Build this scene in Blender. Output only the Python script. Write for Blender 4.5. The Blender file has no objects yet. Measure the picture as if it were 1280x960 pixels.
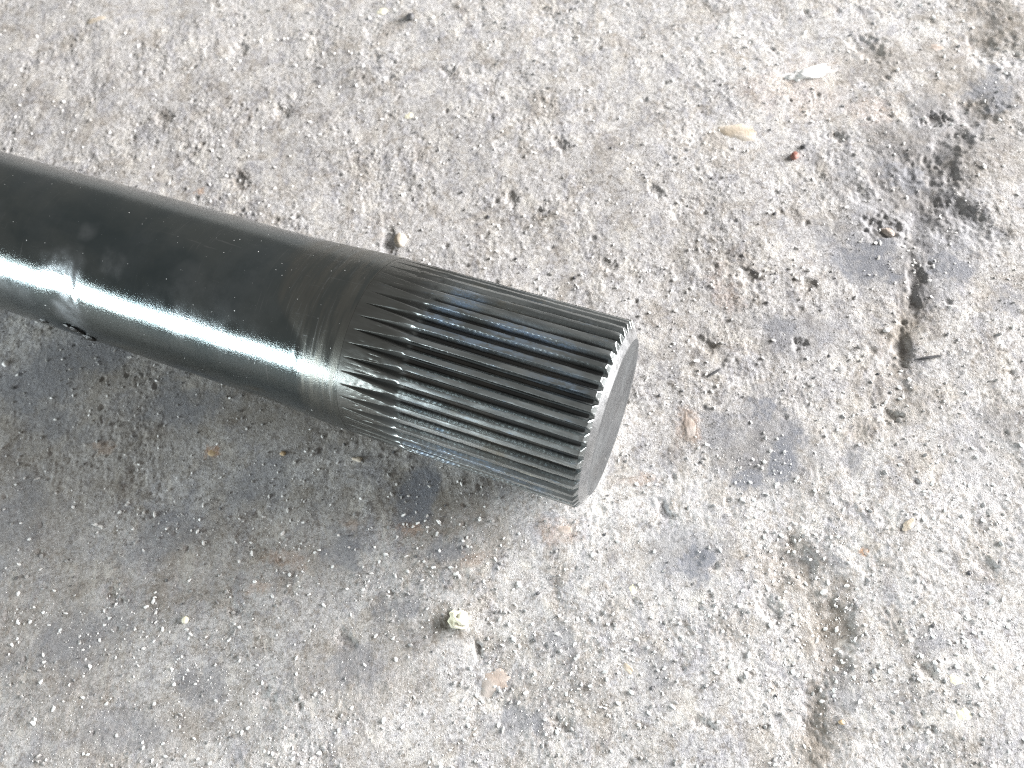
import bpy, math, random
import numpy as np
from mathutils import Vector, Matrix

# ------------------------------------------------------------------ camera
# camera-space description of the shaft (x right, y down, z forward), metres
F = 1000.0                                   # focal length in pixels of a 1280 wide frame
AX = np.array([.9263, .2834, -.2484]); AX /= np.linalg.norm(AX)
P_END = np.array([.0262, .0086, .2262])      # axis point where the teeth end
RS = .0275                                   # tooth tip radius
RB = .0264                                   # bar radius
PHI = math.radians(67)
_nx = (AX[1] * math.cos(PHI) + AX[2] * math.sin(PHI)) / AX[0]
NUP = np.array([_nx, -math.cos(PHI), -math.sin(PHI)])
NUP -= AX * (NUP @ AX); NUP /= np.linalg.norm(NUP)
_r = np.array([1., 0, 0]); XW = _r - NUP * (_r @ NUP); XW /= np.linalg.norm(XW)
# world Y = up x X ; camera space is (x right, y down, z forward) = right handed
YW = np.cross(NUP, XW)
W = np.array([XW, YW, NUP])                  # rows: world axes in camera space
GAP = .0004
ORG = P_END - NUP * (RS + GAP)               # world origin: on the ground under the end
def c2w(p): return W @ (np.asarray(p) - ORG)
CAM = c2w([0, 0, 0])
def gp(px, py, z=0.0):
    d = W @ np.array([(px - 640) / F, (py - 480) / F, 1.0])
    t = (z - CAM[2]) / d[2]
    return CAM + d * t
A = W @ AX                                   # axis direction, towards the end
A[2] = 0; A /= np.linalg.norm(A)
S = np.array([-A[1], A[0], 0.]);             # sideways, away from the camera
if S[1] < 0: S = -S
E0 = np.array([0, 0, RS + GAP])

sc = bpy.context.scene
cam = bpy.data.cameras.new('camera'); co = bpy.data.objects.new('camera', cam)
sc.collection.objects.link(co); sc.camera = co
right, up, back = W @ [1, 0, 0], W @ [0, -1, 0], W @ [0, 0, -1]
co.matrix_world = Matrix(((right[0], up[0], back[0], CAM[0]), (right[1], up[1], back[1], CAM[1]),
                          (right[2], up[2], back[2], CAM[2]), (0, 0, 0, 1)))
cam.sensor_width = 36; cam.lens = F / 1280 * 36
cam.clip_start = .01; cam.clip_end = 100
cam.dof.use_dof = True; cam.dof.focus_distance = .225; cam.dof.aperture_fstop = 14

# ------------------------------------------------------------------ light
wd = bpy.data.worlds.new("World"); sc.world = wd; wd.use_nodes = True
bg = wd.node_tree.nodes['Background']
bg.inputs[0].default_value = (1.0, .985, .96, 1); bg.inputs[1].default_value = .30

def area(name, az, el, dist, w, h, power, col):
    """az in degrees measured from the shaft's end direction, positive away from the camera"""
    a, e = math.radians(az), math.radians(el)
    d = A * math.cos(a) * math.cos(e) + S * math.sin(a) * math.cos(e) + np.array([0, 0, math.sin(e)])
    l = bpy.data.lights.new(name, 'AREA'); l.shape = 'RECTANGLE'; l.size = w; l.size_y = h
    l.energy = power; l.color = col
    o = bpy.data.objects.new(name, l); sc.collection.objects.link(o)
    o.location = Vector(d * dist)
    o.rotation_euler = (-Vector(d)).to_track_quat('-Z', 'Y').to_euler()
    return o
# open workshop door beyond and to the right; window behind the camera to the left
area('door_light', 38, 14, 2.6, 2.1, .95, 400, (1.0, .985, .985))
area('window_light', -140, 12.5, 3.0, 2.2, .60, 128, (.86, .96, 1.0))

vs = sc.view_settings
vs.view_transform = 'Standard'; vs.look = 'None'; vs.exposure = 0; vs.gamma = 1
vs.use_curve_mapping = False
sc.cycles.use_denoising = False
sc.cycles.pixel_filter_type = 'BLACKMAN_HARRIS'; sc.cycles.filter_width = 1.15
sc.cycles.sample_clamp_indirect = 3
sc.cycles.max_bounces = 6

# ------------------------------------------------------------------ helpers
rng = np.random.default_rng(7); random.seed(7)
_T = 1024
_ang = rng.random((_T, _T)) * 2 * np.pi
_GX, _GY = np.cos(_ang), np.sin(_ang)
def perlin(x, y, lam, off=0.0):
    x = x / lam + 17.3 + off * 31.7; y = y / lam + 41.9 + off * 57.1
    xi = np.floor(x).astype(int); yi = np.floor(y).astype(int)
    fx = x - xi; fy = y - yi
    u = fx * fx * fx * (fx * (fx * 6 - 15) + 10); v = fy * fy * fy * (fy * (fy * 6 - 15) + 10)
    x0 = xi % _T; x1 = (xi + 1) % _T; y0 = yi % _T; y1 = (yi + 1) % _T
    a = _GX[x0, y0] * fx + _GY[x0, y0] * fy
    b = _GX[x1, y0] * (fx - 1) + _GY[x1, y0] * fy
    c = _GX[x0, y1] * fx + _GY[x0, y1] * (fy - 1)
    d = _GX[x1, y1] * (fx - 1) + _GY[x1, y1] * (fy - 1)
    return (a * (1 - u) + b * u) * (1 - v) + (c * (1 - u) + d * u) * v   # about -0.7..0.7
_J = rng.random((_T, _T, 3))
def cells(x, y, lam, off=0.0):
    """distance to the nearest jittered point (in cells) and that cell's random value"""
    x = x / lam + 11.1 + off * 13.3; y = y / lam + 7.7 + off * 29.9
    xi = np.floor(x).astype(int); yi = np.floor(y).astype(int)
    best = np.full(x.shape, 9.); val = np.zeros(x.shape)
    for i in (-1, 0, 1):
        for j in (-1, 0, 1):
            q = _J[(xi + i) % _T, (yi + j) % _T]
            d = (xi + i + q[..., 0] - x) ** 2 + (yi + j + q[..., 1] - y) ** 2
            m = d < best
            best = np.where(m, d, best); val = np.where(m, q[..., 2], val)
    return np.sqrt(best), val
def sstep(a, b, x):
    t = np.clip((x - a) / (b - a), 0, 1); return t * t * (3 - 2 * t)

def mesh_from(name, V, Fc, smooth=True):
    me = bpy.data.meshes.new(name)
    V = np.asarray(V, dtype=np.float32); Fc = np.asarray(Fc, dtype=np.int32)
    k = Fc.shape[1]
    me.vertices.add(len(V)); me.vertices.foreach_set('co', V.ravel())
    me.loops.add(Fc.size); me.loops.foreach_set('vertex_index', Fc.ravel())
    me.polygons.add(len(Fc)); me.polygons.foreach_set('loop_start', np.arange(0, Fc.size, k, dtype=np.int32))
    me.polygons.foreach_set('loop_total', np.full(len(Fc), k, dtype=np.int32))
    me.polygons.foreach_set('use_smooth', np.full(len(Fc), smooth))
    me.update(calc_edges=True); me.validate()
    return me
def link(name, me, mat=None, parent=None, loc=None, label=None, cat=None, group=None, kind=None):
    o = bpy.data.objects.new(name, me); sc.collection.objects.link(o)
    if mat is not None:
        me.materials.clear(); me.materials.append(mat)
    if parent: o.parent = parent
    if loc is not None: o.location = Vector(loc)
    for k, v in (('label', label), ('category', cat), ('group', group), ('kind', kind)):
        if v: o[k] = v
    return o

class NT:
    def __init__(s, name):
        s.m = bpy.data.materials.new(name); s.m.use_nodes = True
        s.t = s.m.node_tree; s.n = s.t.nodes; s.bsdf = s.n['Principled BSDF']
    def new(s, t, **k):
        n = s.n.new(t)
        for a, b in k.items(): setattr(n, a, b)
        return n
    def l(s, a, b): s.t.links.new(a, b)
    def noise(s, vec, scale, detail=4, rough=.55, dist=0):
        n = s.new('ShaderNodeTexNoise'); n.inputs['Scale'].default_value = scale
        n.inputs['Detail'].default_value = detail; n.inputs['Roughness'].default_value = rough
        n.inputs['Distortion'].default_value = dist
        if vec is not None: s.l(vec, n.inputs['Vector'])
        return n.outputs['Fac']
    def ramp(s, fac, a, b, c0=0., c1=1.):
        n = s.new('ShaderNodeMapRange'); n.interpolation_type = 'SMOOTHSTEP'
        n.inputs[1].default_value = a; n.inputs[2].default_value = b
        n.inputs[3].default_value = c0; n.inputs[4].default_value = c1
        s.l(fac, n.inputs[0]); return n.outputs[0]
    def mix(s, fac, c0, c1, mode='MIX'):
        n = s.new('ShaderNodeMix', data_type='RGBA', blend_type=mode)
        for idx, v in ((0, fac), (6, c0), (7, c1)):
            if isinstance(v, (int, float)): n.inputs[idx].default_value = v
            elif isinstance(v, tuple): n.inputs[idx].default_value = (*v, 1)
            else: s.l(v, n.inputs[idx])
        return n.outputs[2]
    def math(s, op, a, b=None):
        n = s.new('ShaderNodeMath', operation=op)
        for i, v in enumerate((a, b)):
            if v is None: continue
            if isinstance(v, (int, float)): n.inputs[i].default_value = v
            else: s.l(v, n.inputs[i])
        return n.outputs[0]
    def bump(s, h, dist, strength=1.0, nrm=None):
        n = s.new('ShaderNodeBump'); n.inputs['Distance'].default_value = dist
        n.inputs['Strength'].default_value = strength; s.l(h, n.inputs['Height'])
        if nrm: s.l(nrm, n.inputs['Normal'])
        return n.outputs[0]
    def obj(s): return s.new('ShaderNodeTexCoord').outputs['Object']
    def scaled(s, v, x, y, z):
        n = s.new('ShaderNodeMapping'); n.inputs['Scale'].default_value = (x, y, z); s.l(v, n.inputs[0]); return n.outputs[0]
    def attr(s, name):
        n = s.new('ShaderNodeAttribute'); n.attribute_name = name; return n
    def put(s, **k):
        for a, v in k.items():
            i = s.bsdf.inputs[a.replace('_', ' ')]
            if isinstance(v, (int, float)): i.default_value = v
            elif isinstance(v, tuple): i.default_value = (*v, 1)
            else: s.l(v, i)
        return s.m

# ------------------------------------------------------------------ the concrete floor
def blob(x, y, px, py, rx, ry, rot=0., soft=.5, wob=.45):
    """0..1 mask of an irregular patch; px,py,rx,ry in photo pixels"""
    c = gp(px, py); k = .5 * (np.linalg.norm(gp(px + 10, py) - c) + np.linalg.norm(gp(px, py + 10) - c)) / 10
    dx, dy = (x - c[0]) / k, -(y - c[1]) / k
    ca, sa = math.cos(math.radians(rot)), math.sin(math.radians(rot))
    u, v = (dx * ca + dy * sa) / rx, (-dx * sa + dy * ca) / ry
    r = np.sqrt(u * u + v * v)
    m = r < 2.6
    out = np.zeros(x.shape)
    if m.any():
        xx, yy = x[m], y[m]
        w = perlin(xx, yy, k * max(rx, ry) * .7, px * .01) + .6 * perlin(xx, yy, k * max(rx, ry) * .25, py * .01) + .35 * perlin(xx, yy, k * 6, 3)
        out[m] = 1 - sstep(1 - soft, 1 + soft * .3, r[m] + wob * w)
    return out

# (px, py, rx, ry, rot, depth in mm)
PITS = [(1150, 250, 75, 45, 60, 1.2), (1142, 352, 9, 34, 15, 1.3), (1102, 285, 22, 14, 40, 1.5), (1162, 212, 24, 18, 30, 1.0),
        (1185, 190, 30, 16, -30, 1.3), (1220, 140, 26, 16, 10, 1.0), (1085, 60, 22, 14, 60, 1.2), (1170, 150, 14, 9, 0, 1.6),
        (1200, 262, 20, 12, 40, 1.2), (1128, 435, 10, 26, 10, 1.4), (1250, 60, 30, 20, 20, 1.0), (1048, 170, 10, 7, 0, 1.0),
        (985, 702, 34, 26, 30, .9), (1040, 790, 26, 48, 15, 1.0), (1015, 900, 16, 40, 10, .8), (962, 760, 18, 12, 30, 1.0),
        (300, 60, 8, 10, 0, .9), (202, 146, 12, 8, 60, .8), (352, 140, 10, 8, 50, .9), (298, 225, 14, 10, 50, 1.0),
        (484, 300, 9, 20, -10, .9), (640, 250, 10, 7, 60, .8), (560, 90, 8, 7, 0, .8), (700, 180, 9, 6, 45, .9), (820, 240, 10, 6, 45, .8),
        (880, 430, 13, 9, 30, .9), (1000, 430, 9, 7, 0, 1.0), (935, 345, 12, 8, 30, .9), (1010, 355, 10, 8, 0, .9),
        (830, 640, 16, 8, 60, .9), (1115, 520, 12, 7, 10, 1.3), (1235, 705, 14, 10, 30, .8), (1160, 840, 12, 8, 30, .8),
        (560, 775, 8, 12, 10, .9), (597, 812, 5, 14, -20, 1.0), (700, 905, 16, 9, 30, .8), (430, 800, 16, 9, 40, .8), (290, 760, 12, 8, 30, .7),
        (140, 742, 13, 9, 40, .7), (330, 870, 14, 9, 20, .7), (880, 905, 12, 8, 30, .8), (865, 700, 14, 9, 0, .5), (760, 330, 12, 7, 45, .7)]
# smooth bald cement patches, slate coloured (px, py, rx, ry, rot, strength)
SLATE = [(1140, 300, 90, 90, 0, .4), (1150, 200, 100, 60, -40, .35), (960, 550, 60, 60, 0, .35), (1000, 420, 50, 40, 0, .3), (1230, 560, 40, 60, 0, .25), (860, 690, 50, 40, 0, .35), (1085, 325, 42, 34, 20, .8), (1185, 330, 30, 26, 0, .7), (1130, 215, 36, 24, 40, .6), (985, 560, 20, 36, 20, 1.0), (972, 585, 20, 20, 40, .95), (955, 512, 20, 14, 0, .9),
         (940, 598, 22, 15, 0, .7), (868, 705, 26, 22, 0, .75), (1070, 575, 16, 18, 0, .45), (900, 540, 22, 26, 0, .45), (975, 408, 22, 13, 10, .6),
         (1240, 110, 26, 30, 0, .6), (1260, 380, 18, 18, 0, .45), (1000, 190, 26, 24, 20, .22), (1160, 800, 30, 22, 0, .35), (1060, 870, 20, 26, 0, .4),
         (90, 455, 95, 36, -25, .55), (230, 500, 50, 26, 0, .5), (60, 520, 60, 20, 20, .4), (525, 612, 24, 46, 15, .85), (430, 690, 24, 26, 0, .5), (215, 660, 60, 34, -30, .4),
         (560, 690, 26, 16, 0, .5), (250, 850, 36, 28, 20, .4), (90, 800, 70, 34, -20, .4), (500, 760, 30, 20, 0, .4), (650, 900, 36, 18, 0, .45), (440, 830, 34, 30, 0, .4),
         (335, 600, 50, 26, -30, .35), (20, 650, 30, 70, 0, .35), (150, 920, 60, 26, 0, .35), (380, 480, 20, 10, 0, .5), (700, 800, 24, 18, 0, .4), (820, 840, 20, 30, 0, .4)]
GRIME_SHADE = [(1160, 210, 80, 70, 0, .55), (1205, 110, 70, 60, 0, .5), (1145, 360, 20, 60, 12, .55), (1100, 70, 40, 30, 0, .45), (1250, 30, 50, 40, 0, .6),
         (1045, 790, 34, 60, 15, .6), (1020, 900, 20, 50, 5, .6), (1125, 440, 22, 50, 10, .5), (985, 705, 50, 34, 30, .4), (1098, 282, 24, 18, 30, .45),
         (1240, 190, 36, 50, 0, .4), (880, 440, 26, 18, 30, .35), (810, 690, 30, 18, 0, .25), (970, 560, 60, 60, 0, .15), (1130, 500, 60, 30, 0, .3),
         (300, 500, 300, 44, 17, .5), (100, 560, 180, 110, -20, .35), (560, 640, 90, 44, 15, .5), (40, 800, 120, 140, 0, .3), (280, 700, 160, 60, -20, .25), (500, 830, 60, 60, 0, .3), (560, 780, 30, 22, 30, .5), (430, 850, 80, 40, 0, .3),  # long strip beside the shaft: contact shade tinted brown into the floor colour
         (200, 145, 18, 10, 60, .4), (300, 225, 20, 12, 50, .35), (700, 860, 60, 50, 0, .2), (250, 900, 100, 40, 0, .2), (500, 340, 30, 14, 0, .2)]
RUST = [(698, 664, 26, 16, 10, .22), (265, 565, 9, 7, 0, .9), (860, 532, 13, 26, 0, .3), (512, 660, 14, 9, 0, .35), (1090, 135, 30, 22, 0, .15), (360, 700, 30, 12, 0, .22),
        (250, 238, 6, 5, 0, .5), (660, 500, 12, 9, 0, .2), (590, 700, 20, 10, 0, .25), (905, 365, 20, 30, 0, .18), (130, 560, 14, 8, 0, .25), (800, 600, 20, 10, 0, .2),
        (325, 735, 16, 8, 0, .25), (440, 655, 12, 7, 0, .25), (1080, 690, 6, 5, 0, .9), (1000, 110, 60, 40, 0, .12)]
PALE = [(930, 160, 50, 40, 0, .4), (1000, 95, 40, 20, -10, .5), (1190, 850, 26, 20, 0, .6), (1205, 900, 22, 18, 0, .6), (760, 560, 30, 60, 15, .35),
        (960, 880, 40, 30, 0, .3), (300, 20, 200, 60, 0, .3), (1080, 520, 60, 60, 0, .3), (740, 640, 30, 30, 0, .35), (1010, 190, 28, 26, 0, .5),
        (895, 60, 60, 40, 0, .3), (355, 657, 22, 14, 0, .4), (870, 610, 40, 30, 0, .3), (1220, 560, 60, 80, 0, .3), (100, 60, 100, 50, 0, .3)]

# worn grooves: ([points in photo pixels], half width, depth mm, grime)
CRACKS = [([(1235, 20), (1212, 70), (1196, 150), (1178, 215), (1150, 290), (1143, 360), (1128, 430), (1118, 520)], 17, .9, .6),
          ([(1150, 275), (1190, 225), (1236, 180), (1275, 160)], 11, .8, .5), ([(1143, 320), (1141, 385)], 10, .8, .7),
          ([(1085, 20), (1092, 75), (1130, 130), (1172, 200)], 10, .6, .45),
          ([(1000, 690), (1050, 740), (1042, 800), (1018, 870), (1022, 960)], 22, .5, .6), ([(960, 740), (985, 700), (1010, 705)], 18, .6, .45),
          ([(880, 410), (905, 450), (888, 500)], 8, .5, .3), ([(1128, 430), (1085, 500), (1060, 600)], 9, .4, .25)]
def pline(x, y, pts, wpx, wob=.9):
    P_ = [gp(*p)[:2] for p in pts]; c = gp(*pts[0])
    k = .5 * (np.linalg.norm(gp(pts[0][0] + 10, pts[0][1]) - c) + np.linalg.norm(gp(pts[0][0], pts[0][1] + 10) - c)) / 10
    Q = np.array(P_); mg = wpx * k * 4
    m = (x > Q[:, 0].min() - mg) & (x < Q[:, 0].max() + mg) & (y > Q[:, 1].min() - mg) & (y < Q[:, 1].max() + mg)
    out = np.zeros(x.shape); xx, yy = x[m], y[m]
    xw = xx + .004 * perlin(xx, yy, .016, 51) + .0015 * perlin(xx, yy, .005, 52); yw = yy + .003 * perlin(xx, yy, .014, 53)
    best = np.full(xx.shape, 9.)
    for a, b in zip(P_[:-1], P_[1:]):
        ab = b - a; t = np.clip(((xw - a[0]) * ab[0] + (yw - a[1]) * ab[1]) / (ab @ ab), 0, 1)
        best = np.minimum(best, np.hypot(xw - a[0] - t * ab[0], yw - a[1] - t * ab[1]))
    w = perlin(xx, yy, .012, 54) + .7 * perlin(xx, yy, .004, 55) + .4 * perlin(xx, yy, .0015, 56)
    out[m] = (1 - sstep(0, 1.5, best / (wpx * k) + wob * w)) * sstep(-.35, .15, perlin(xx, yy, .02, 57) + .4 * perlin(xx, yy, .007, 58))
    return out

def floor_maps(x, y):
    blue = np.zeros(x.shape); gr = np.zeros(x.shape); ru = np.zeros(x.shape); pa = np.zeros(x.shape)
    for L, arr in ((SLATE, blue), (GRIME_SHADE, gr), (RUST, ru), (PALE, pa)):
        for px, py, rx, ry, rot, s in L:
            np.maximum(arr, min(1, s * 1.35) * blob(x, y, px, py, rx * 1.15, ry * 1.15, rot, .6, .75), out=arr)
    for pts, wd_, _d, g in CRACKS: np.maximum(gr, g * .7 * pline(x, y, pts, wd_ * 1.2), out=gr)
    h = np.zeros(x.shape)
    # slow unevenness
    h += .0011 * perlin(x, y, .085, 1) + .0008 * perlin(x, y, .03, 2)
    rough = np.clip(.62 + .9 * perlin(x, y, .035, 4) + .5 * perlin(x, y, .012, 5), .22, 1.15)
    rough *= 1 - .72 * np.clip(blue, 0, 1)
    m1 = perlin(x, y, .0075, 6); m2 = perlin(x + .0012 * perlin(x, y, .004, 21), y, .0032, 7); m3 = perlin(x, y, .0016, 8); m4 = perlin(x, y, .00085, 9)
    # broken-up crust: plateaus with worn pits between them
    crust = sstep(-.30, .10, m1 + .6 * m2 + .5 * m3)
    w1 = perlin(x + .35 * y, y * .55, .009, 41)                                                 # trowel-worn ridges, 3-9 mm
    w2 = perlin(x + .3 * y, y * .6, .0042, 42)
    h += (.00040 * (.35 - np.abs(w1)) + .00020 * (.35 - np.abs(w2))) * np.clip(rough, .3, 1)
    h += rough * (.00013 * (crust - .6) + .00008 * m2 + .00008 * m3 + .00012 * m4)
    pt = sstep(.05, .35, perlin(x, y, .011, 45) + .4 * m2) * rough                              # crumbling, open-grained spots
    h -= pt * .00020
    d, v = cells(x, y, .0011, 1)
    h += (rough * .00006 + pt * .00016) * np.sqrt(np.clip(.2 * v - d * d * .8, 0, None)) * 2.0 * (v > .35)
    d, v = cells(x, y, .0052, 2)
    h += .0005 * np.sqrt(np.clip(.05 * v - d * d * .8, 0, None)) * 1.6 * (v > .75) * np.clip(rough, .4, 1)
    d, v = cells(x, y, .0085, 3)
    h -= .0004 * (1 - sstep(.03, .16, d + .14 * m2)) * (v > .8) * (rough > .4)
    for pts, wd_, dep, _g in CRACKS:
        h -= dep * .00055 * pline(x, y, pts, wd_)
    for px, py, rx, ry, rot, dep in PITS:
        b = blob(x, y, px, py, rx * 1.15, ry * 1.15, rot, .75, .7)
        h -= dep * .001 * b * .8
    return h, blue, gr, ru, pa

def axis(lo, hi, d_lo, d_hi, step, grow=1.16):
    a = list(np.arange(d_lo, d_hi, step)); s = step
    while a[-1] < hi: s *= grow; a.append(a[-1] + s)
    b = []; s = step; c = d_lo
    while c > lo: s *= grow; c -= s; b.append(c)
    return np.array(b[::-1] + a)
cs = np.array([gp(0, 0), gp(1280, 0), gp(0, 960), gp(1280, 960)])
x0, x1 = cs[:, 0].min() - .008, cs[:, 0].max() + .008
y0, y1 = cs[:, 1].min() - .008, cs[:, 1].max() + .008
print('ground extent', x0, x1, y0, y1)
gx = axis(-4, 4, x0, x1, .00034); gy = axis(-4, 4, y0, y1, .00034)
X, Y = np.meshgrid(gx, gy)
H, BL, GR, RU, PA = floor_maps(X, Y)
_along = X * A[0] + Y * A[1]; _across = X * S[0] + Y * S[1]
nxn, nyn = len(gx), len(gy)
print('grid', nxn, nyn)
idx = np.arange(nxn * nyn, dtype=np.int32).reshape(nyn, nxn)
faces = np.stack([idx[:-1, :-1], idx[:-1, 1:], idx[1:, 1:], idx[1:, :-1]], -1).reshape(-1, 4)
def hat(x, y):
    i = int(np.clip(np.searchsorted(gx, x), 1, nxn - 1)); j = int(np.clip(np.searchsorted(gy, y), 1, nyn - 1))
    return float(H[j, i])
# the shaft rests on the highest bumps under it: sink them to touching
_under = (np.abs(_across) < .004) & (_along < .001) & (_along > -.35)
H -= np.percentile(H[_under], 88)
H += .0002
# no bump may poke into the steel
_c = RS + GAP - np.sqrt(np.clip(RS ** 2 - _across ** 2, 0, None))
_in = (np.abs(_across) < RS) & (_along < .0)
H = np.where(_in, np.minimum(H, _c - .00002), H)
me = mesh_from('concrete_floor', np.stack([X, Y, H], -1).reshape(-1, 3), faces)
at = me.attributes.new('stain', 'FLOAT_COLOR', 'POINT')
at.data.foreach_set('color', np.stack([BL, GR, RU, PA], -1).astype(np.float32).ravel())

m = NT('concrete'); o = m.obj()
st = m.attr('stain'); sep = m.new('ShaderNodeSeparateColor'); m.l(st.outputs['Color'], sep.inputs[0])
blue, grime_shade, rust, pale = sep.outputs[0], sep.outputs[1], sep.outputs[2], st.outputs['Alpha']
big = m.noise(o, 22, 5, .6); med = m.noise(o, 90, 5, .65); fine = m.noise(o, 900, 4, .75); dots = m.noise(o, 2300, 3, .7)
col = m.mix(m.ramp(big, .35, .65), (.42, .41, .405), (.50, .49, .485))
col = m.mix(m.ramp(med, .38, .66, 0, .55), col, (.36, .35, .34))
col = m.mix(m.ramp(m.noise(o, 45, 6, .7, .5), .50, .66, 0, .5), col, (.30, .28, .25))
mo = m.noise(o, 260, 6, .75, .6); mo2 = m.noise(m.scaled(o, 1, .6, 1), 120, 6, .75, .8)
col = m.mix(m.ramp(mo, .50, .66, 0, .6), col, (.25, .225, .195))
col = m.mix(m.ramp(mo2, .53, .66, 0, .55), col, (.28, .28, .295))
col = m.mix(m.ramp(mo, .48, .36, 0, .6), col, (.56, .55, .535))
col = m.mix(m.ramp(mo2, .44, .34, 0, .5), col, (.58, .545, .49))
col = m.mix(m.ramp(fine, .42, .62, 0, .6), col, (.60, .59, .58))
col = m.mix(m.ramp(fine, .52, .34, 0, .55), col, (.20, .185, .165))
col = m.mix(m.math('MULTIPLY', pale, m.ramp(med, .3, .6)), col, (.58, .56, .535))
col = m.mix(m.ramp(dots, .56, .66, 0, .7), col, (.70, .69, .68))
col = m.mix(m.ramp(dots, .42, .32, 0, .6), col, (.13, .12, .11))
t1 = m.noise(o, 70, 6, .72, .7); t2 = m.noise(m.scaled(o, 1, .65, 1), 150, 6, .75, .5); t3 = m.noise(o, 330, 5, .8, .3)
col = m.mix(m.ramp(t1, .49, .62, 0, .75), col, (.74, .70, .645), 'MULTIPLY')
col = m.mix(m.ramp(t2, .51, .62, 0, .75), col, (.68, .69, .74), 'MULTIPLY')
col = m.mix(m.ramp(t3, .52, .64, 0, .8), col, (.62, .58, .53), 'MULTIPLY')
col = m.mix(m.ramp(t2, .46, .36, 0, .45), col, (.70, .67, .61))
gm = m.math('MULTIPLY', grime_shade, m.ramp(m.noise(o, 260, 5, .75), .3, .6, .5, 1))
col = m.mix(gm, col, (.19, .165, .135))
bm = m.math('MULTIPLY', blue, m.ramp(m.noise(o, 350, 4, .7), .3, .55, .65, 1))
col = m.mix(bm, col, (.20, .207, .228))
rm = m.math('MULTIPLY', rust, m.ramp(m.noise(o, 300, 4, .7), .3, .6, .4, 1))
col = m.mix(rm, col, (.40, .255, .165))
col = m.mix(m.ramp(dots, .60, .70, 0, .45), col, (.70, .69, .68))
nb = m.bump(m.noise(o, 1900, 3, .8), .00032, 1.0)
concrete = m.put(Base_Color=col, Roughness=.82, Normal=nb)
m.bsdf.inputs['Specular IOR Level'].default_value = .35
floor = link('concrete_floor', me, concrete, label='rough weathered grey concrete floor with pits, stains and loose grit', kind='structure')

# ------------------------------------------------------------------ shaft materials
def shaft_coords(m):
    """object space of the shaft: x along the axis (towards the end)"""
    return m.obj()
m = NT('black_painted_steel'); o = shaft_coords(m)
streak = m.scaled(o, 1, 14, 14)
n1 = m.noise(o, 30, 5, .6, .4); n2 = m.noise(o, 140, 5, .7); n3 = m.noise(m.scaled(o, 60, 6, 6), 8, 5, .6)
col = m.mix(m.ramp(n1, .35, .65), (.082, .102, .106), (.132, .148, .144))
dust = m.attr('dust').outputs['Fac']
wear = m.attr('wear').outputs['Fac']
dm = m.math('MULTIPLY', dust, m.ramp(n2, .3, .62, .45, 1))
col = m.mix(dm, col, (.26, .28, .29))
wm = m.math('MULTIPLY', wear, m.ramp(n3, .34, .6, .35, 1))
col = m.mix(wm, col, (.155, .155, .14))
speck = m.noise(o, 1100, 2, .5)
sp = m.ramp(speck, .75, .77, 0, .7)
col = m.mix(sp, col, (.8, .8, .78))
sc1 = m.ramp(m.noise(m.scaled(o, 60, 2.5, 2.5), 22, 4, .8, .6), .60, .66)
sc2 = m.ramp(m.noise(m.scaled(o, 2, 40, 40), 20, 4, .8, .8), .63, .68)
scr = m.math('MULTIPLY', m.math('MAXIMUM', sc1, sc2), m.ramp(n1, .42, .6, .1, .8))
col = m.mix(scr, col, (.20, .21, .21))
r = m.math('ADD', m.ramp(n2, .3, .7, .075, .105), m.math('MULTIPLY', scr, .10))
r = m.math('ADD', r, m.math('MULTIPLY', wm, .24)); r = m.math('ADD', r, m.math('MULTIPLY', dm, .20)); r = m.math('ADD', r, m.math('MULTIPLY', sp, .5))
nb = m.bump(m.noise(o, 2600, 2, .7), .000035, 1.0)
nb = m.bump(m.noise(m.scaled(o, 1, 1, 1), 420, 3, .6), .00004, .5, nb)
black = m.put(Base_Color=col, Metallic=m.math('SUBTRACT', .95, m.math('MULTIPLY', sp, .9)), Roughness=r, Normal=nb)

m = NT('dark_oiled_steel'); o = shaft_coords(m)
oi = m.new('ShaderNodeObjectInfo')
n1 = m.noise(m.scaled(o, 1, 5, 5), 38, 5, .6, .3); n2 = m.noise(m.scaled(o, 2, 9, 9), 70, 5, .7); n3 = m.noise(o, 60, 4, .6)
col = m.mix(m.ramp(n1, .35, .66), (.24, .26, .26), (.46, .49, .49))
col = m.mix(m.ramp(n2, .58, .74, 0, .6), col, (.24, .38, .56))
col = m.mix(m.ramp(n3, .58, .72, 0, .5), col, (.27, .24, .17))
ru = m.attr('runout').outputs['Fac']
col = m.mix(ru, col, (.15, .152, .14))
bl = m.attr('bluing').outputs['Fac']
col = m.mix(m.math('MULTIPLY', bl, m.ramp(m.noise(m.scaled(o, 1, 3, 3), 300, 4, .7), .4, .56, 0, .9)), col, (.44, .55, .68))
groove_shade = m.attr('groove_shade').outputs['Fac']
col = m.mix(m.math('MULTIPLY', groove_shade, .93), col, m.mix(m.ramp(n3, .4, .65), (.010, .010, .010), (.035, .028, .020)))  # shade of the grooves painted into the colour as near-black
rr = m.ramp(n2, .3, .7, .23, .33)
wv = m.new('ShaderNodeTexWave', wave_type='BANDS', bands_direction='X')
wv.inputs['Scale'].default_value = 190; wv.inputs['Distortion'].default_value = 1.2; wv.inputs['Detail'].default_value = 2
wv.inputs['Detail Scale'].default_value = 2.5
m.l(o, wv.inputs['Vector'])
nb = m.bump(m.math('MULTIPLY', m.math('MULTIPLY', wv.outputs['Fac'], m.ramp(n2, .4, .6)), m.attr('flank').outputs['Fac']), .00007, .7)
nb = m.bump(m.noise(m.scaled(o, 1, 4, 4), 900, 3, .7), .00003, .6, nb)
toothmat = m.put(Base_Color=col, Metallic=m.math('SUBTRACT', 1.0, m.math('MULTIPLY', groove_shade, .85)), Roughness=rr, Normal=nb)

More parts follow.
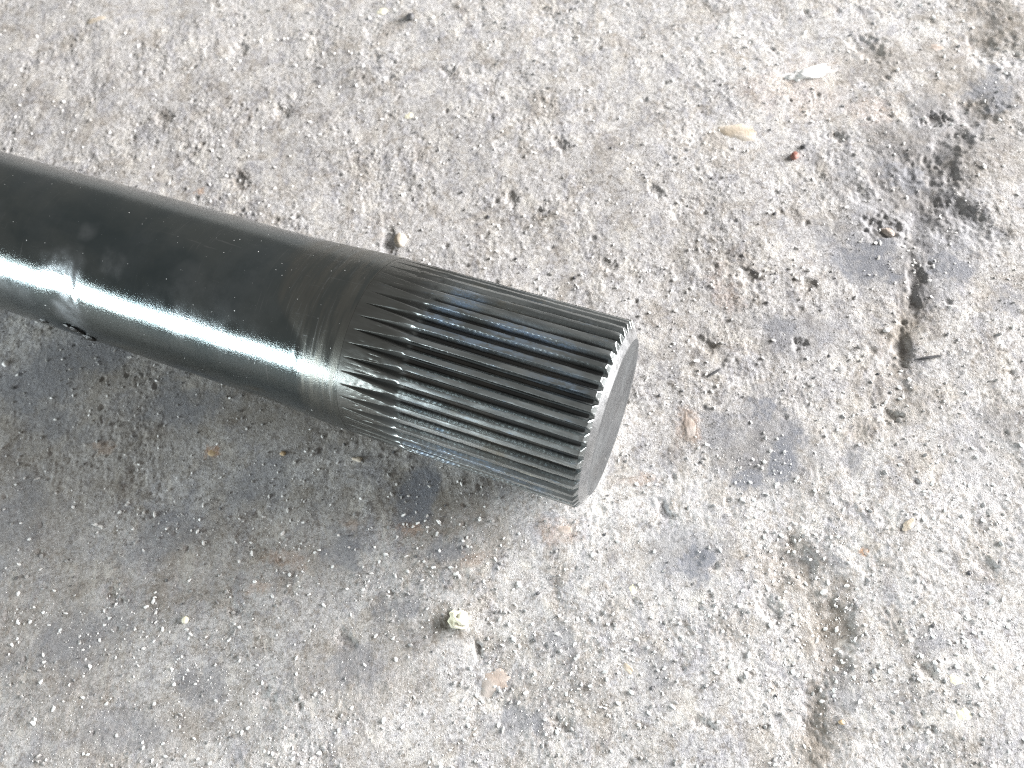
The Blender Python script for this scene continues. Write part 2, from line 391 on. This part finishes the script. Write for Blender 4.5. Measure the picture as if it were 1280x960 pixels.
m = NT('bright_turned_steel'); o = shaft_coords(m)
n1 = m.noise(o, 130, 5, .65); n2 = m.noise(o, 500, 4, .7)
col = m.mix(m.ramp(n1, .35, .66), (.40, .41, .42), (.56, .57, .58))
n4 = m.noise(o, 230, 5, .8, .8)
col = m.mix(m.ramp(n4, .50, .64, 0, .4), col, (.22, .22, .21))
col = m.mix(m.ramp(n2, .62, .72, 0, .6), col, (.15, .15, .15))
nb = m.bump(n4, .00012, .7)
bright = m.put(Base_Color=col, Metallic=1., Roughness=m.ramp(n1, .3, .7, .25, .36), Normal=nb)

m = NT('grey_end_face_steel'); o = shaft_coords(m)
n1 = m.noise(o, 90, 5, .65, .5); n2 = m.noise(o, 260, 4, .7)
sx = m.new('ShaderNodeSeparateXYZ'); m.l(o, sx.inputs[0])
rad = m.math('SQRT', m.math('ADD', m.math('MULTIPLY', sx.outputs[1], sx.outputs[1]), m.math('MULTIPLY', sx.outputs[2], sx.outputs[2])))
ring = m.math('SINE', m.math('MULTIPLY', rad, 14000.))
col = m.mix(m.ramp(n1, .35, .66), (.085, .092, .10), (.155, .165, .17))
col = m.mix(m.ramp(n2, .6, .72, 0, .5), col, (.38, .39, .40))
rn = m.noise(m.scaled(o, 0, 1, 1), 1, 1)
cr = m.new('ShaderNodeCombineXYZ'); m.l(rad, cr.inputs[0])
rings = m.noise(cr.outputs[0], 1600, 3, .8)
col = m.mix(m.ramp(rings, .4, .62, 0, .5), col, (.22, .23, .235))
col = m.mix(m.ramp(m.noise(m.scaled(o, 1, 1, .15), 420, 4, .8, 1.5), .62, .68, 0, .6), col, (.48, .49, .49))
nb = m.bump(rings, .00004, .6); nb = m.bump(n2, .00006, .5, nb)
facem = m.put(Base_Color=col, Metallic=.9, Roughness=m.ramp(n1, .3, .7, .34, .48), Normal=nb)

# ------------------------------------------------------------------ the shaft
shaft = bpy.data.objects.new('axle_shaft', None); sc.collection.objects.link(shaft)
shaft.empty_display_size = .02
shaft['label'] = 'black steel axle shaft lying on rough concrete, its splined end pointing right'
shaft['category'] = 'axle shaft'
# local frame: x = axis towards the end, z = up, y = sideways
Rm = Matrix(((A[0], -A[1], 0, E0[0]), (A[1], A[0], 0, E0[1]), (0, 0, 1, E0[2]), (0, 0, 0, 1)))
shaft.matrix_world = Rm

# lathe parts --------------------------------------------------------------
def neck_r(s):
    """radius of the unsplined shaft at distance s from the tooth ends"""
    return RB + (RS - RB) * (1 - sstep(.070, .104, s))
def lathe(name, ss, rf, seg, mat, parent, attrs=None, bumpf=None, close_end=False):
    th = np.linspace(0, 2 * np.pi, seg, endpoint=False)
    SS, TH = np.meshgrid(ss, th, indexing='ij')
    R = rf(SS) if bumpf is None else rf(SS) + bumpf(SS, TH)
    V = np.stack([-SS, R * np.cos(TH), R * np.sin(TH)], -1).reshape(-1, 3)
    n = len(ss); i = np.arange(n - 1)[:, None] * seg; j = np.arange(seg)[None, :]; j2 = (j + 1) % seg
    Fc = np.stack([i + j, i + seg + j, i + seg + j2, i + j2], -1).reshape(-1, 4)
    me = mesh_from(name, V, Fc)
    if attrs:
        for k, f in attrs.items():
            a = me.attributes.new(k, 'FLOAT', 'POINT'); a.data.foreach_set('value', f(SS, TH).astype(np.float32).ravel())
    return link(name, me, mat, parent)

FRONT = -math.pi / 2          # angle of the side facing the camera (local -y) in the y,z plane: th=pi
def angd(th, c): return (th - c + np.pi) % (2 * np.pi) - np.pi
def smear(SS, TH, s, th, ws, wt, k=1.0):
    u = (SS - s) / ws; v = angd(TH, th) / wt
    w = perlin(SS, TH * .0265, .012, s * 40) * 1.0 + .6 * perlin(SS, TH * .0265, .004, s * 50)
    return k * (1 - sstep(.3, 1.15, np.sqrt(u * u + v * v) + .6 * w))
# th is measured from +y (far side) through +z (up); the camera side is th = 90..190 degrees
D = math.radians
def dustf(SS, TH):
    d = .03 + .42 * np.clip(perlin(SS, TH * .0265, .03, 11) + .3 * perlin(SS, TH * .0265, .009, 12), 0, 1)
    for a in ((.167, D(122), .009, .35, .9), (.205, D(105), .012, .35, .5), (.1665, D(160), .008, .40, 1.1), (.163, D(95), .004, .2, .5), (.150, D(110), .006, .2, .5),
              (.120, D(115), .02, .5, .35), (.195, D(150), .02, .35, .45), (.24, D(120), .02, .6, .4)):
        d = np.maximum(d, smear(SS, TH, *a) * 1.1)
    d = np.maximum(d, .75 * sstep(D(62), D(40), TH) * (1 - sstep(.3, .4, SS)) * .5)
    return d
def wearf(SS, TH):
    arc = SS + .004 * np.cos(TH - D(150))
    w = 1 - sstep(.0845, .0885, arc - .010 * (TH < D(125)) * sstep(D(125), D(95), TH) + .004 * perlin(SS, TH * .0265, .02, 15))
    band = (1 - sstep(0, .0035, np.abs(arc - .0985))) * (TH > D(75)) * (TH < D(128))
    band2 = (1 - sstep(0, .002, np.abs(arc - .1085))) * (TH > D(85)) * (TH < D(128))
    return np.clip(.85 * w - .75 * band - .3 * band2, 0, 1)
def dent(SS, TH):
    f = perlin(SS, TH * .0265, .035, 13) * .00016 + perlin(SS, TH * .0265, .014, 14) * .00004
    f += -.00050 * (1 - sstep(0, .010, np.abs(SS - .169))) * np.exp(-(angd(TH, D(158)) / .32) ** 2)
    f += .00007 * np.exp(-((SS - .0840) / .0005) ** 2) * (1 + perlin(SS, TH * .0265, .004, 19))
    f += .00016 * np.exp(-((SS - .1650) / .0012) ** 2) * 0 + .00022 * sstep(.1620, .1630, SS) * np.exp(-(angd(TH, D(140)) / .9) ** 2)
    f *= sstep(.0815, .084, SS)
    return f
ss = np.concatenate([np.arange(.0815, .30, .0006), np.arange(.30, .70, .006)])
bar = lathe('shaft_bar', ss, neck_r, 256, black, shaft, {'dust': dustf, 'wear': wearf}, dent)
ss = np.linspace(.0700, .0815, 24)
neck = lathe('shaft_neck', ss, lambda s: neck_r(s) + .00004, 256, black, shaft, {'dust': dustf, 'wear': lambda s, t: np.clip(.95 + 0 * s, 0, 1)}, None)
neck['label'] = 'duller bare band between the black paint and the splines'
rear = lathe('rear_face', np.array([.699, .6995, .6999, .70, .70, .70]), lambda s: s * 0 + np.array([RB, RB * .99, RB * .96, RB * .92, RB * .5, 1e-5])[:, None], 64, facem, shaft)

# splined section ----------------------------------------------------------
NT_ = 43
DEP = .00185
CH = .0026                     # chamfer length along the axis
RF = .0233
ROOT = RS - DEP
def chamf(s):                  # s<0 is beyond the tooth ends
    return np.where(s < 0, RS + s * (RS - RF) / CH, 9.)
s_root = -(DEP) * CH / (RS - RF)
# inner core with chamfer
prof = [(.0790, ROOT - .0006), (.002, ROOT - .0006), (s_root + .0004, ROOT - .0004)]
ssv = np.array([.0690, .0400, .0020, s_root + .0003])
core = lathe('spline_core', ssv, lambda s: s * 0 + ROOT - .0008, 128, toothmat, shaft)
ch_s = np.concatenate([np.linspace(s_root, -CH + .00035, 7), [-CH + .0001, -CH - .00006, -CH - .00012]])
ch_r = np.concatenate([chamf(np.linspace(s_root, -CH + .00035, 7)), [RF + .00012, RF - .00010, RF - .0004]])
chamfer = lathe('chamfer', ch_s, lambda s: s * 0 + ch_r[:, None], 256, bright, shaft)
fr = np.array([RF - .0004, RF - .0012, .0185, .0181, .0172, .0168, .010, .0040, .0018, .00001])
fs = np.array([-CH - .00012, -CH - .00014, -CH - .00014, -CH - .00006, -CH - .00006, -CH, -CH, -CH, -CH, -CH])
face = lathe('end_face', fs, lambda s: s * 0 + fr[:, None], 256, facem, shaft)
face['label'] = 'grey machined end face'

pitch = 2 * np.pi / NT_
uu = np.array([-.5, -.44, -.40, -.37, -.33, -.28, -.23, -.185, -.165, -.145, -.07, 0, .07, .145, .165, .185, .23, .28, .33, .37, .40, .44, .5])
srow = np.concatenate([np.linspace(s_root, 0, 9), np.linspace(.0004, .003, 7), np.linspace(.0045, .049, 32), np.linspace(.0500, .0700, 52)])
def tooth_profile(S_, U_):
    """radius of the tooth surface; U_ in pitches from the tooth's centre"""
    a = np.abs(U_)
    # normal tooth space: flat crest, 30 degree flank, flat floor
    crest, foot = .165, .40
    t = np.clip((a - crest) / (foot - crest), 0, 1)
    full = DEP * (t * .93 + .07 * sstep(0, 1, t))
    # run-out: a scooped groove that narrows to a point on the plain shaft
    v = np.clip((S_ - .0525) / (.0690 - .0525), 0, 1)
    wid = (1 - v) ** 1.0 * .43
    b = np.clip((.5 - a) / np.maximum(wid, 1e-4), 0, 1)
    scoop = DEP * 1.0 * (1 - v) ** .85 * (1 - b ** 1.2)
    k = sstep(.0515, .0535, S_ )
    return RS - (full * (1 - k) + scoop * k), full * (1 - k) + scoop * k, t
def make_tooth(i):
    S_, U_ = np.meshgrid(srow, uu, indexing='ij')
    R, dep, t = tooth_profile(S_, U_)
    th0 = i * pitch
    TH = th0 + U_ * pitch
    # wear and handling dings on the crest, burrs at the end; zero at the shared valley edge
    k = np.clip((.5 - np.abs(U_)) * 8, 0, 1) * (1 - sstep(.062, .069, S_))
    R = R + k * (.00008 * perlin(S_, TH * RS, .006, i * .37) + .00005 * perlin(S_, TH * RS, .0018, i * .71))
    corner = np.exp(-((np.abs(U_) - .165) / .03) ** 2) * k
    R -= corner * .00020 * np.clip(perlin(S_, TH * RS, .0016, i * 1.3) + perlin(S_, TH * RS, .004, i * 1.9) + .1, 0, 1)
    end = np.exp(-((S_) / .0005) ** 2) * k * (t < .7)
    R -= end * .00025 * np.clip(.3 + perlin(S_, TH * RS, .0012, i * 2.3) * 1.6, 0, 1)
    R = np.minimum(R, chamf(S_) + end * .00006)
    Sx = S_ + 0
    V = np.stack([-Sx, R * np.cos(TH), R * np.sin(TH)], -1).reshape(-1, 3)
    n, c = S_.shape
    q = np.arange(n * c).reshape(n, c)
    Fc = np.stack([q[:-1, :-1], q[1:, :-1], q[1:, 1:], q[:-1, 1:]], -1).reshape(-1, 4)
    me = mesh_from('spline_tooth', V, Fc)
    flank = ((t > .02) & (t < .95)).astype(float) * (1 - sstep(.0505, .0535, S_))
    ru = .85 * sstep(.046, .060, S_ + .003 * perlin(S_, TH * RS, .008, 77))
    g = sstep(.38, .82, t + .25 * perlin(S_, TH * RS, .01, i * .9)) * (1 - sstep(.0505, .0535, S_)) * (S_ > .0003)  # groove shade as a colour mask: darkens with depth below the crest
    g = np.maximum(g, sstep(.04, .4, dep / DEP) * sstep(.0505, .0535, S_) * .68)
    bz = np.zeros(S_.shape)
    for q in ((.047, D(84), .006, .22), (.044, D(66), .006, .2), (.030, D(90), .020, .10), (.022, D(80), .016, .16), (.012, D(176), .008, .10), (.045, D(178), .009, .22), (.030, D(168), .02, .10), (.010, D(100), .01, .15)):
        bz = np.maximum(bz, smear(S_, TH, *q))
    for nme, arr in (('flank', flank), ('runout', ru), ('groove_shade', g), ('bluing', bz)):
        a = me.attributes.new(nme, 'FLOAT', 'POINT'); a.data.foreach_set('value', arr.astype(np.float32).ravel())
    return link('spline_tooth', me, toothmat, core)
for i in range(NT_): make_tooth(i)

# ------------------------------------------------------------------ stones
def lump(name, rx, ry, rz, seed, sub=3, amp=.18, flat=0.0, power=1.0):
    """irregular closed pebble, subdivided icosphere"""
    import bmesh
    bm = bmesh.new(); bmesh.ops.create_icosphere(bm, subdivisions=sub, radius=1)
    for v in bm.verts:
        n = v.co.copy()
        d = 1 + amp * (1.6 * perlin(np.array(n.x * 1.1 + n.z), np.array(n.y * 1.1 - n.z * .7), .9, seed) + .9 * perlin(np.array(n.x + n.z * .8), np.array(n.y + n.z * .6), .38, seed + 3))
        if flat:      # chipped facets
            for q in range(5):
                r_ = random.Random(seed * 91 + q); f = Vector((r_.uniform(-1, 1), r_.uniform(-1, 1), r_.uniform(-.2, 1))).normalized()
                k = n.dot(f)
                if k > 1 - flat: d *= (1 - flat) / k
        v.co = Vector((n.x * rx * d, n.y * ry * d, n.z * rz * d))
    me = bpy.data.meshes.new(name); bm.to_mesh(me); bm.free()
    for p in me.polygons: p.use_smooth = not flat
    return me
def stone_mat(name, c, c2, rough=.6, scale=500, bumpk=.0001):
    m = NT(name); o = m.obj()
    n = m.noise(o, scale, 5, .7); n2 = m.noise(o, scale * .3, 4, .6)
    col = m.mix(m.ramp(n2, .35, .65), c, c2)
    col = m.mix(m.ramp(n, .55, .7, 0, .4), col, tuple(min(1, v * 1.5) for v in c))
    m.bsdf.inputs['Specular IOR Level'].default_value = .3
    return m.put(Base_Color=col, Roughness=rough, Normal=m.bump(n, bumpk * 2.5, 1.0))
M_tan = stone_mat('tan_sandstone', (.47, .40, .31), (.58, .53, .46), .85)
M_cream = stone_mat('cream_stone', (.72, .69, .52), (.80, .77, .64), .8)
M_red = stone_mat('red_stone', (.24, .10, .075), (.30, .15, .12), .5)
M_darkst = stone_mat('dark_stone', (.07, .07, .075), (.13, .13, .13), .4)
M_white = stone_mat('white_quartz', (.80, .79, .76), (.86, .85, .83), .5)
M_pink = stone_mat('pinkish_stone', (.40, .33, .28), (.52, .47, .43), .85)
M_orange = stone_mat('orange_stone', (.46, .32, .18), (.55, .44, .29), .6)
M_grey = stone_mat('grey_stone', (.30, .30, .30), (.40, .39, .37), .7)
def ksz(px, py):
    c = gp(px, py); return .5 * (np.linalg.norm(gp(px + 10, py) - c) + np.linalg.norm(gp(px, py + 10) - c)) / 10
def place(name, px, py, wpx, hpx, rot, mat, seed, sink=.45, tall=.6, flat=0., amp=.18, sub=3, **kw):
    k = ksz(px, py); rx, ry = wpx * k / 2, hpx * k / 2; rz = min(rx, ry) * tall
    me = lump(name, rx, ry, rz, seed, sub, amp, flat)
    c = gp(px, py, 0); z = hat(c[0], c[1]); c = gp(px, py, z); z = hat(c[0], c[1])
    o = link(name, me, mat, loc=(c[0], c[1], z + rz * (1 - 2 * sink)), **kw)
    o.rotation_euler = (0, 0, -math.radians(rot))
    return o
# aggregate stones set in the concrete (parts of the floor)
for q in [(925, 166, 54, 32, 20, M_tan, 1), (620, 852, 36, 48, 60, M_pink, 2), (862, 532, 20, 50, 0, M_pink, 3), (791, 738, 13, 20, 0, M_cream, 4),
          (1194, 850, 26, 20, 20, M_cream, 5), (1206, 893, 24, 18, 0, M_cream, 6), (785, 835, 20, 12, 60, M_tan, 7), (478, 14, 14, 10, 0, M_cream, 8),
          (1083, 690, 8, 7, 0, M_pink, 9), (265, 566, 13, 10, 0, M_orange, 10), (1050, 462, 14, 12, 0, M_grey, 11), (1238, 640, 14, 10, 0, M_grey, 12),
          (705, 662, 20, 12, 10, M_pink, 13), (120, 24, 20, 8, -10, M_tan, 14), (512, 145, 14, 10, 0, M_cream, 15), (1170, 60, 20, 14, 20, M_pink, 16)]:
    st_ = place('stone', *q[:5], q[5], q[6], sink=.84, tall=.24, amp=.16, sub=4)
    st_.parent = floor
# loose ones, each a thing of its own
place('pebble', 500, 300, 14, 20, -10, M_tan, 21, sink=.6, tall=.8, label='tan oval pebble in a small hollow just behind the shaft neck', cat='pebble')
place('pebble', 993, 196, 9, 11, 30, M_red, 22, sink=.3, tall=.8, label='small brick red pebble on a smooth pale patch', cat='pebble')
place('pebble', 1004, 184, 7, 6, 0, M_darkst, 23, sink=.3, tall=.8, flat=.25, label='tiny dark grey pebble beside the red one', cat='pebble')
place('stone_chip', 1110, 291, 20, 11, 40, M_pink, 24, sink=.35, tall=.7, flat=.25, label='pale tan chip on the rim of the dark hollow', cat='stone chip')
place('mortar_crumb', 574, 775, 24, 22, 0, M_cream, 25, sink=.35, tall=.75, amp=.5, sub=4, label='cream crumbly lump of mortar in front of the shaft, bigger than other crumbs', cat='crumb')
place('stone_chip', 447, 574, 15, 7, 12, M_tan, 26, sink=.3, tall=.6, flat=.3, label='flat tan chip lying just in front of the shaft neck', cat='stone chip')
place('stone_chip', 1136, 656, 22, 11, -35, M_tan, 27, sink=.45, tall=.5, flat=.2, label='slanting tan chip alone on the right of the floor', cat='stone chip')
place('pebble', 232, 775, 8, 9, 0, M_cream, 28, sink=.3, tall=.8, label='small yellowish cream pebble on the shaded lower left floor', cat='pebble')
place('stone_flake', 1008, 92, 46, 15, -8, M_white, 29, sink=.55, tall=.4, amp=.6, sub=4, label='long white flake lying above the tan embedded stone', cat='flake')
place('pebble', 1029, 740, 9, 6, -40, M_white, 30, sink=.3, tall=.7, flat=.2, label='leaf shaped white pebble above the brown hollow', cat='pebble')
place('pebble', 1108, 413, 9, 6, -10, M_white, 31, sink=.3, tall=.7, label='oval white pebble below the long dark crack', cat='pebble')
place('pebble', 513, 22, 8, 9, 0, M_darkst, 32, sink=.3, tall=.8, label='dark pebble near the top edge of the floor', cat='pebble')
place('pebble', 8, 455, 7, 7, 0, M_white, 33, sink=.3, tall=.8, label='round white pebble at the far left in front of the bar', cat='pebble')
place('stone_chip', 354, 567, 8, 6, 10, M_orange, 34, sink=.3, tall=.7, flat=.2, label='tiny orange chip in the shade left of the flat tan chip', cat='stone chip')
place('stone_chip', 1052, 448 + 455, 8, 6, 0, M_orange, 35, sink=.3, tall=.7, flat=.2, label='tiny orange chip near the bottom edge, right of centre', cat='stone chip')
def on_shaft(px, py, R):
    """point where the view ray through a photo pixel meets the shaft at radius R, and the outward direction"""
    d = gp(px, py) - CAM; d /= np.linalg.norm(d); o_ = CAM - E0
    dp = d - A * (d @ A); op = o_ - A * (o_ @ A)
    a, b, c = dp @ dp, 2 * dp @ op, op @ op - R * R
    t = (-b - math.sqrt(max(b * b - 4 * a * c, 0))) / (2 * a)
    p = CAM + d * t; n = p - E0; n = n - A * (n @ A); return p, n / np.linalg.norm(n)
for (px, py, sz, mt, lab) in ((731, 488, .0011, M_grey, 'grey grit grain stuck in a spline groove near the shaft end, the largest of three'),
                              (755, 459, .0007, M_white, 'pale grit grain stuck in a spline groove close to the chamfer, uppermost of three'),
                              (748, 476, .0007, M_darkst, 'dark grit grain stuck in a spline groove between the pale and the larger grey one')):
    p, n = on_shaft(px, py, RS - DEP * .75)
    g_ = link('grit_grain', lump('grit_grain', sz, sz * .7, sz * .6, int(px), 2, .3, .25), mt, loc=p, label=lab, cat='grit grain', group='grit grains in the spline grooves')
place('metal_sliver', 1162, 447, 34, 4, -8, M_darkst, 41, sink=.2, tall=1.0, flat=.2, label='thin dark sliver lying flat on the concrete below the dark crack', cat='sliver')
place('metal_sliver', 893, 466, 22, 3, -30, M_darkst, 42, sink=.2, tall=1.0, label='short thin dark sliver on the concrete right of the shaft end', cat='sliver')
M_sludge = stone_mat('black_sludge', (.012, .012, .012), (.03, .028, .025), .3)
for k_, (px, py, sz) in enumerate(((55, 400.5, .0014), (84, 407, .0013), (93, 411, .0016), (101, 415, .0013), (111, 421, .0019), (116, 423.5, .0012))):
    p, n = on_shaft(px, py, RB)
    q = shaft.matrix_world.inverted() @ Vector(p)
    c_ = link('grease_clump', lump('grease_clump', sz * 1.4, sz * .5, sz * .7, 60 + k_, 3, .4), M_sludge, shaft, loc=q)
    c_.rotation_euler = (0, .0, 0)

# ------------------------------------------------------------------ loose grit (nobody could count it)
def grit(name, n, sizes, mat, seed, where=None, label=None, elong=1.6):
    import bmesh
    r_ = np.random.default_rng(seed)
    bm = bmesh.new(); bmesh.ops.create_icosphere(bm, subdivisions=1, radius=1)
    base = np.array([v.co[:] for v in bm.verts]); tri = np.array([[v.index for v in f.verts] for f in bm.faces]); bm.free()
    px = r_.uniform(-30, 1310, n * 3); py = r_.uniform(-30, 990, n * 3)
    d = np.array([gp(a, b) for a, b in zip(px, py)])
    dens = .5 + 1.1 * perlin(d[:, 0], d[:, 1], .03, seed) + .9 * perlin(d[:, 0], d[:, 1], .010, seed + 1)
    if where is not None: dens = dens * where(px, py)
    keep = (r_.random(len(px)) < np.clip(dens, .03, 1))
    al = d[:, 0] * A[0] + d[:, 1] * A[1]; ac = d[:, 0] * S[0] + d[:, 1] * S[1]
    keep &= ~((np.abs(ac) < .016) & (al < .004))
    d = d[keep][:n]; k = len(d)
    i = np.clip(np.searchsorted(gx, d[:, 0]), 1, nxn - 1); j = np.clip(np.searchsorted(gy, d[:, 1]), 1, nyn - 1)
    z = H[j, i]
    s = sizes[0] + (sizes[1] - sizes[0]) * r_.random(k) ** 8
    sc_ = np.stack([s * r_.uniform(1, elong, k), s * r_.uniform(.7, 1.1, k), s * r_.uniform(.45, .9, k)], -1)
    V = base[None] * (1 + .5 * (r_.random((k, len(base), 1)) - .5)) + .55 * (r_.random((k, len(base), 3)) - .5)
    V = V * sc_[:, None]
    yaw = r_.uniform(0, 2 * np.pi, k); tl = r_.normal(0, .25, k)
    c, sn = np.cos(yaw)[:, None], np.sin(yaw)[:, None]
    Vz = V[..., 2] + V[..., 0] * tl[:, None]
    Vx = V[..., 0] * c - V[..., 1] * sn; Vy = V[..., 0] * sn + V[..., 1] * c
    P = np.stack([Vx + d[:, 0, None], Vy + d[:, 1, None], Vz + (z + sc_[:, 2] * .45)[:, None]], -1)
    Fc = (tri[None] + (np.arange(k) * len(base))[:, None, None]).reshape(-1, 3)
    me = mesh_from(name, P.reshape(-1, 3), Fc, smooth=False)
    return link(name, me, mat, label=label, kind='stuff')
grit('white_grit', 13000, (.00010, .00058), M_white, 5, label='loose white grit and quartz crumbs scattered over the floor', elong=1.8,
     where=lambda a, b: .6 + 1.8 * np.exp(-((a - 995) ** 2 + (b - 730) ** 2) / 60. ** 2) + .25 * (b > 560))
grit('grey_grit', 7000, (.00012, .0006), M_grey, 6, label='loose grey sand grains scattered over the floor')
grit('dark_grit', 500, (.00015, .0006), M_darkst, 8, label='loose dark grains scattered over the floor')
